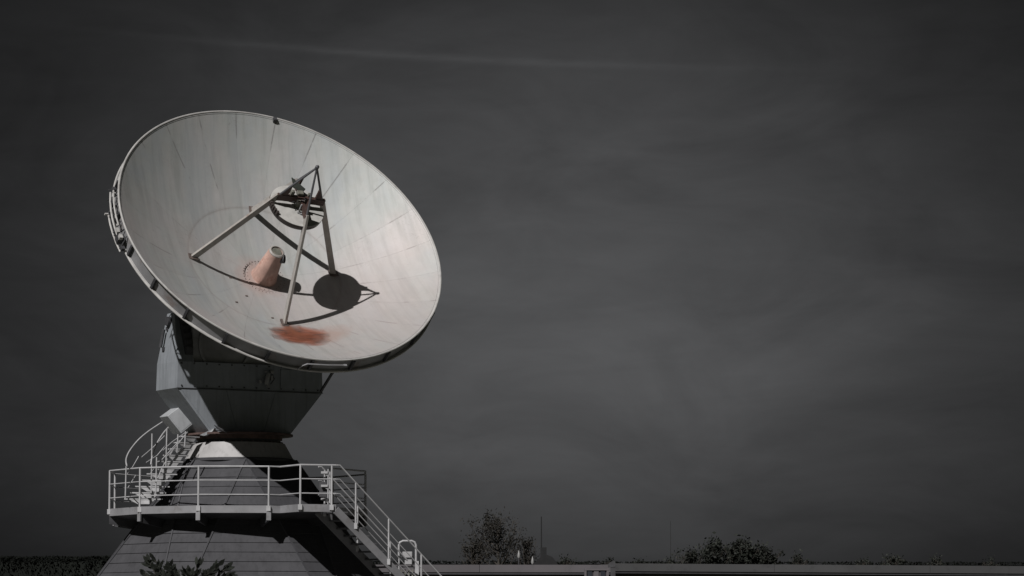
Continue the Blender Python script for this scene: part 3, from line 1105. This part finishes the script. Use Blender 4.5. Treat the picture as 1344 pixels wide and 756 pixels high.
def hall(p, q_, ztop_p, fh, mwall, mfas, label, deep=22):
    o = tag(empty('flat_roofed_hall', ((p.x + q_.x) / 2, (p.y + q_.y) / 2, 0)), label, 'building')
    d = (q_ - p).normalized()
    nn = V3((-d.y, d.x, 0))
    L = (q_ - p).length
    zt = ztop_p
    inset = nn * .35
    mw = MB()
    wallbox(mw, p + inset, q_ + inset, 0, zt - fh - .12, deep - .7)
    mw.build('wall', mwall, o)
    nseg = max(2, int(L / 8))
    for k in range(nseg):
        a = p + d * (L * k / nseg + .01)
        b_ = p + d * (L * (k + 1) / nseg - .01)
        m1 = MB()
        wallbox(m1, a, b_, zt - fh, zt, .1)
        m1.build('fascia_panel', mfas, o)
    m3 = MB()
    wallbox(m3, p + nn * .05, q_ + nn * .05, zt - fh - .12, zt - fh - .002, deep)
    m3.build('soffit', M_trim, o)
    m3 = MB()
    wallbox(m3, p + nn * .1, q_ + nn * .1, zt - .10, zt - .02, deep)
    m3.build('roof', M_roof, o)
    nwin = int(L / 3.2)
    for k in range(nwin):
        c = p + d * (1.6 + 3.2 * k) + inset
        f = MB()
        wallbox(f, c - d * .75 - nn * .04, c + d * .75 - nn * .04, 3.3, 4.6, .045)
        fo = f.build('window', M_trim, o)
        gq = MB()
        wallbox(gq, c - d * .66 - nn * .06, c + d * .66 - nn * .06, 3.4, 4.5, .02)
        gq.build('pane', M_glass, fo)
    return o


def flat(x, Y):
    p = at(x, 741, Y)
    return V3((p.x, p.y, 0))


hl = hall(flat(455, 200), flat(803, 200.6), at(600, 741, 200).z, .42, M_wallm, M_fascl, 'long low flat roofed hall with mauve grey fascia right of stairs')
h2 = hall(flat(806.5, 200), flat(1420, 208), at(1000, 741, 203).z, .43, M_walls, M_fascr, 'long low flat roofed annex with grey fascia at far right')
# roller-shutter head box in front of the joint
kb = tag(empty('entrance_box', at(783, 850, 199)), 'small mauve framed box in front of the hall fascia', 'entrance')
c0, c1 = at(767, 746, 199), at(799, 746, 199)
zt = at(783, 746, 199).z
q = MB()
q.box(((c0.x + c1.x) / 2, 199.3, zt / 2), ((c1.x - c0.x) / 2, .25, zt / 2))
q.build('casing', M_wallm, kb)
q = MB()
for fx in (0, 1):
    x = c0.x + .06 + (c1.x - c0.x - .12) * fx
    q.box((x, 199.0, zt - .8), (.06, .05, .8))
q.box(((c0.x + c1.x) / 2, 199.0, zt - .06), ((c1.x - c0.x) / 2, .06, .05))
q.build('frame', M_fascl, kb)
for k in range(3):
    x = c0.x + (c1.x - c0.x) * (.22 + .27 * k)
    MB().box((x, 199.02, zt - .75), (.13, .03, .6)).build('door_pane', M_glass if k != 1 else M_fascl, kb)
dp = tag(empty('vent_pipe', at(804, 850, 199.2)), 'dark capped pipe between hall and annex fascias', 'pipe')
pp = at(804, 741, 199.2)
MB().box((pp.x + .02, 199.2, (pp.z - .1) / 2), (.13, .13, (pp.z - .1) / 2)).build('pipe', M_dark, dp)
MB().prism([V3((pp.x - .25, 199.05, pp.z - .15)), V3((pp.x + .13, 199.05, pp.z - .15)), V3((pp.x + .14, 199.05, pp.z + .18)), V3((pp.x + .02, 199.05, pp.z + .22)), V3((pp.x - .24, 199.05, pp.z + .05))], (0, .3, 0)).build('cap', M_dark, dp)

# street lamps behind the roof
for i, (x, y, h, lb) in enumerate(((681, 722, 9, 'left of the two pale lamp heads above the hall roof'), (699, 730, 8, 'lower right of the two pale lamp heads above the hall roof'))):
    p = at(x, y, 226)
    o = tag(empty('street_lamp', (p.x, 226, 0)), lb, 'street lamp', 'lamps behind the hall')
    MB().tube([(p.x, 226, 0), (p.x, 226, p.z - .5)], .07, 8, r2=.05).build('pole', M_dark, o)
    MB().lathe([(.06, -.5), (.10, -.40), (.07, -.22), (.02, -.02)], 12, p).build('lamp_head', M_lamp, o, True)

# masts
for x, y, Y, r, lb in ((710.5, 678, 236, .035, 'thin dark mast rising right of the sparse tree'), (880, 684, 420, .022, 'faint distant mast left of the dark tree group')):
    p = at(x, y, Y)
    o = tag(empty('mast', (p.x, Y, 0)), lb, 'mast', 'masts on the skyline')
    MB().tube([(p.x, Y, 0), (p.x, Y, p.z)], r * 2.2, 6, r2=r).build('pole', M_far, o)
# chimney-like house between tree and mast
hs = tag(empty('chimney_house', at(716, 850, 232)), 'dark roof with square chimney at the foot of thin mast', 'house')
a_, b2, c2_ = at(700, 740, 232), at(732, 740, 232), at(714, 727, 232)
MB().prism([V3((a_.x, 232, 0)), V3((b2.x, 232, 0)), V3((b2.x, 232, a_.z)), V3((b2.x - .35, 232, a_.z + .45)), V3((c2_.x, 232, c2_.z)), V3((a_.x, 232, a_.z))], (0, 7, 0)).build('wall', M_far, hs)
cc1, cc2 = at(709.5, 718, 233), at(717.5, 718, 233)
MB().box(((cc1.x + cc2.x) / 2, 234, cc1.z - .6), ((cc2.x - cc1.x) / 2, .5, .6)).build('chimney', M_far, hs)

# ------------------------------------------------------------------ vegetation
rg = random.Random(11)


def leafquad(mb_, p, s, rnd_):
    a = V3((rnd_.gauss(0, 1), rnd_.gauss(0, 1), rnd_.gauss(0, 1))).normalized()
    b_ = a.orthogonal().normalized()
    c = a.cross(b_)
    t = rnd_.uniform(0, PI)
    e1 = b_ * math.cos(t) + c * math.sin(t)
    e2 = a.cross(e1)
    k = rnd_.uniform(.35, .6)
    mb_.add([p - e1 * s, p - e2 * s * k, p + e1 * s, p + e2 * s * k], [(0, 1, 2, 3)])


def tree(name, x, ytop, Y, wpx, seed, label, group, leaves=1600, sparse=.5, ls=.11, trunk_r=.16, material=None, base=None, crown_from=.25, spread=1.0, lean=0.0):
    rnd_ = random.Random(seed)
    tp = at(x, ytop, Y)
    H = tp.z
    wid_ = wpx / FPX * Y / 2
    o = tag(empty(name, (tp.x, Y, 0)), label, 'tree', group)
    tr = MB()
    tips = []
    zb = base if base is not None else H * .35
    trunk_top = V3((tp.x + rnd_.uniform(-.1, .1), Y, H * .9))
    tr.tube([V3((tp.x, Y, 0)), V3((tp.x, Y, zb)), trunk_top], trunk_r, 8, r2=.03)
    nb = 26
    for k in range(nb):
        f = k / (nb - 1)
        z = zb + (H - zb) * (f * .72)
        env = math.sin(PI * min(1, (.12 + .88 * (1 - f)) * .62)) * spread
        a = rnd_.uniform(0, 2 * PI)
        ln = wid_ * env * rnd_.uniform(.6, 1.12)
        rise = (H - z) * rnd_.uniform(.35, .85)
        s = V3((tp.x, Y, z))
        e = s + V3((math.cos(a) * ln, math.sin(a) * ln * .9, min(rise, H - z)))
        m = s.lerp(e, .5) + V3((0, 0, -rise * .08)) + V3((math.cos(a), math.sin(a), 0)) * ln * .08
        tr.tube([s, m, e], .05, 5, r2=.012)
        tips.append((s, m, e))
        for _ in range(5):
            t = rnd_.uniform(.3, .95)
            s2 = s.lerp(m, t * 2) if t < .5 else m.lerp(e, t * 2 - 1)
            e2 = s2 + V3((rnd_.uniform(-1, 1), rnd_.uniform(-1, 1), rnd_.uniform(.1, 1.1))) * wid_ * .26
            tr.tube([s2, e2], .018, 4, r2=.008)
            tips.append((s2, s2.lerp(e2, .5), e2))
    tr.build('trunk', M_bark, o)
    cr = MB()
    while len(cr.f) < leaves:
        s, m, e = rnd_.choice(tips)
        t = rnd_.uniform(sparse, 1.05)
        c = m.lerp(e, t)
        cs = rnd_.uniform(.06, .20) + wid_ * .02
        for _ in range(12):
            leafquad(cr, c + V3((rnd_.gauss(0, 1), rnd_.gauss(0, 1), rnd_.gauss(0, 1.3))) * cs, ls * rnd_.uniform(.6, 1.5), rnd_)
    cr.build('crown', material or M_leaf, o)
    return o


G = 'trees on the skyline behind the halls'
tree('broadleaf_tree', 655, 674, 236, 96, 1, 'tall sparse tree with open crown left of thin mast', G, 2100, .1, .085, material=M_leafb, base=6.2)
tree('broadleaf_tree', 622, 706, 234, 34, 2, 'low loose tree at left foot of the tall sparse tree', G, 650, .2, .085, material=M_leafb, base=6.0)
tree('broadleaf_tree', 690, 703, 235, 28, 3, 'small upright tree between tall sparse tree and mast', G, 500, .2, .08, material=M_leafb, base=6.0)
tree('broadleaf_tree', 968, 705, 236, 44, 4, 'highest dark dense tree of the group right of centre', G, 2400, .0, .12, base=5.6, spread=1.1)
tree('broadleaf_tree', 937, 709, 235, 46, 5, 'dark dense tree just left of the highest in its group', G, 1700, .0, .12, base=5.6, spread=1.1)
tree('broadleaf_tree', 1000, 716, 237, 46, 6, 'rounded dark tree at right end of the dense group', G, 1900, .0, .12, base=5.6, spread=1.1)
tree('broadleaf_tree', 906, 722, 234, 40, 7, 'low ragged tree at left end of the dense group', G, 1100, .0, .09, base=5.8)
for i, (x, y, wpx, lb) in enumerate(((1050, 727, 15, 'small upright bush just right of the dense tree group'), (1170, 729, 16, 'round dark bush at the right, larger of a close pair'), (1181, 731, 8, 'narrow dark bush, smaller of a close pair'),
                                     (1227, 731, 12, 'lone dark bush standing right of the close pair'), (1133, 734, 12, 'tiny low bush left of the close pair'), (1298, 735, 16, 'low bush nearest to the right edge'),
                                     (798, 734, 12, 'tiny bush above the vent pipe between the halls'), (840, 736, 10, 'tiny bush right of the vent pipe'), (878, 735, 12, 'small bush at foot of the faint mast'),
                                     (745, 733, 14, 'faint small bush right of the chimney house'))):
    tree('bush', x, y, 232, wpx * 1.4, 30 + i, lb, 'bushes along the skyline', 420, .0, .085, .06, base=6.0, spread=1.2)['category'] = 'bush'


def woods(name, xa, xb, Y, ybase, yamp, seed, nleaf, label_kind=None, ls=.14):
    """a far wood: irregular ridge core plus leaf faces over its top"""
    rnd_ = random.Random(seed)
    q = MB()
    rb2 = random.Random(seed + 50)
    n_ = int((xb - xa) / 4) + 2
    hh = []
    for i in range(n_):
        x = xa + (xb - xa) * i / (n_ - 1)
        y = ybase(x) if callable(ybase) else ybase
        y += -yamp * (.5 + .5 * math.sin(i * .37 + seed)) * .5 - rnd_.uniform(0, yamp) * .25
        hh.append(at(x, y, Y))
    vs = []
    for p in hh:
        vs += [V3((p.x, Y - .5, 0)), V3((p.x, Y - .5, p.z - .35)), V3((p.x, Y + .8, p.z - .12)), V3((p.x, Y + 3, 0))]
    fs = []
    for i in range(n_ - 1):
        a = i * 4
        for k in range(3):
            fs.append((a + k, a + 4 + k, a + 5 + k, a + 1 + k))
    q.add(vs, fs)
    for _ in range(nleaf):
        i = rnd_.randrange(n_ - 1)
        p = hh[i].lerp(hh[i + 1], rnd_.random())
        leafquad(q, V3((p.x, Y - .6 + rnd_.uniform(-.3, 1.3), p.z + .02 - rnd_.random() ** 2 * 2.4)), ls * rnd_.uniform(.6, 1.5), rnd_)
    o = q.build(name, M_wood)
    for pg in list(o.data.polygons)[:3 * (n_ - 1)]:
        pg.use_smooth = True
    return o


wd = woods('far_woods', 470, 1440, 245, lambda x: 738.6 + .002 * (x - 672), 2.2, 4, 9000, ls=.10)
tag(wd, 'dark far strip of woodland just above the hall roofs', 'woodland', kind='stuff')
wd = woods('far_woods', -120, 330, 245, 732, 1.6, 9, 12000, ls=.10)
tag(wd, 'dark far strip of woodland left of the tower', 'woodland', kind='stuff')

# foreground young tree with large leaves in front of the tower
ft = tag(empty('young_tree', at(245, 1200, 90) * 1.0), 'dark young tree top with large leaves before the tower foot', 'tree')
base = at(247, 800, 90)
ft.location = (base.x, 90, 0)
rf = random.Random(8)
q = MB()
q.tube([V3((base.x, 90, 0)), V3((base.x + .1, 90, 2.2)), V3((base.x, 90, 3.3))], .07, 8, r2=.02)
shoots = [((212, 770), (196, 734)), ((225, 775), (203, 731)), ((235, 770), (222, 742)), ((240, 775), (228, 745)), ((250, 780), (259, 737)), ((252, 775), (246, 750)), ((262, 775), (285, 738)), ((262, 780), (296, 742)), ((270, 780), (298, 752)), ((215, 780), (190, 748)), ((245, 780), (274, 748)), ((235, 785), (212, 752))]
lf = MB()


def bigleaf(mb_, p, d, L, wd_, rnd_):
    d = d.normalized()
    s = d.cross(V3((rnd_.uniform(-.5, .5), -1, rnd_.uniform(-.4, .4)))).normalized()
    nn = s.cross(d)
    P = [p]
    for f, ww in ((.3, .75), (.6, 1.0), (.85, .55)):
        P += [p + d * (L * f) + s * (wd_ * ww) - nn * .02, p + d * (L * f) - s * (wd_ * ww) - nn * .02]
    P.append(p + d * L - nn * .05)
    mb_.add(P, [(0, 1, 2), (1, 3, 4, 2), (3, 5, 6, 4), (5, 7, 6)])


for i, ((x0, y0), (x1, y1)) in enumerate(shoots):
    Yk = 90 + rf.uniform(-.5, .5)
    a_, b3 = at(x0, y0, Yk), at(x1, y1 + 4, Yk)
    q.tube([V3((base.x, 90, rf.uniform(2.2, 3.0))), a_, b3], .02, 5, r2=.007)
    for k in range(30):
        t = rf.uniform(.0, 1)
        p = a_.lerp(b3, t)
        dr = (b3 - a_).normalized() + V3((rf.gauss(0, .55), rf.gauss(0, .6), rf.gauss(0, .35)))
        bigleaf(lf, p, dr, rf.uniform(.16, .32), rf.uniform(.03, .06), rf)
q.build('trunk', M_bark, ft)
lf.build('leaves', M_leaff, ft)
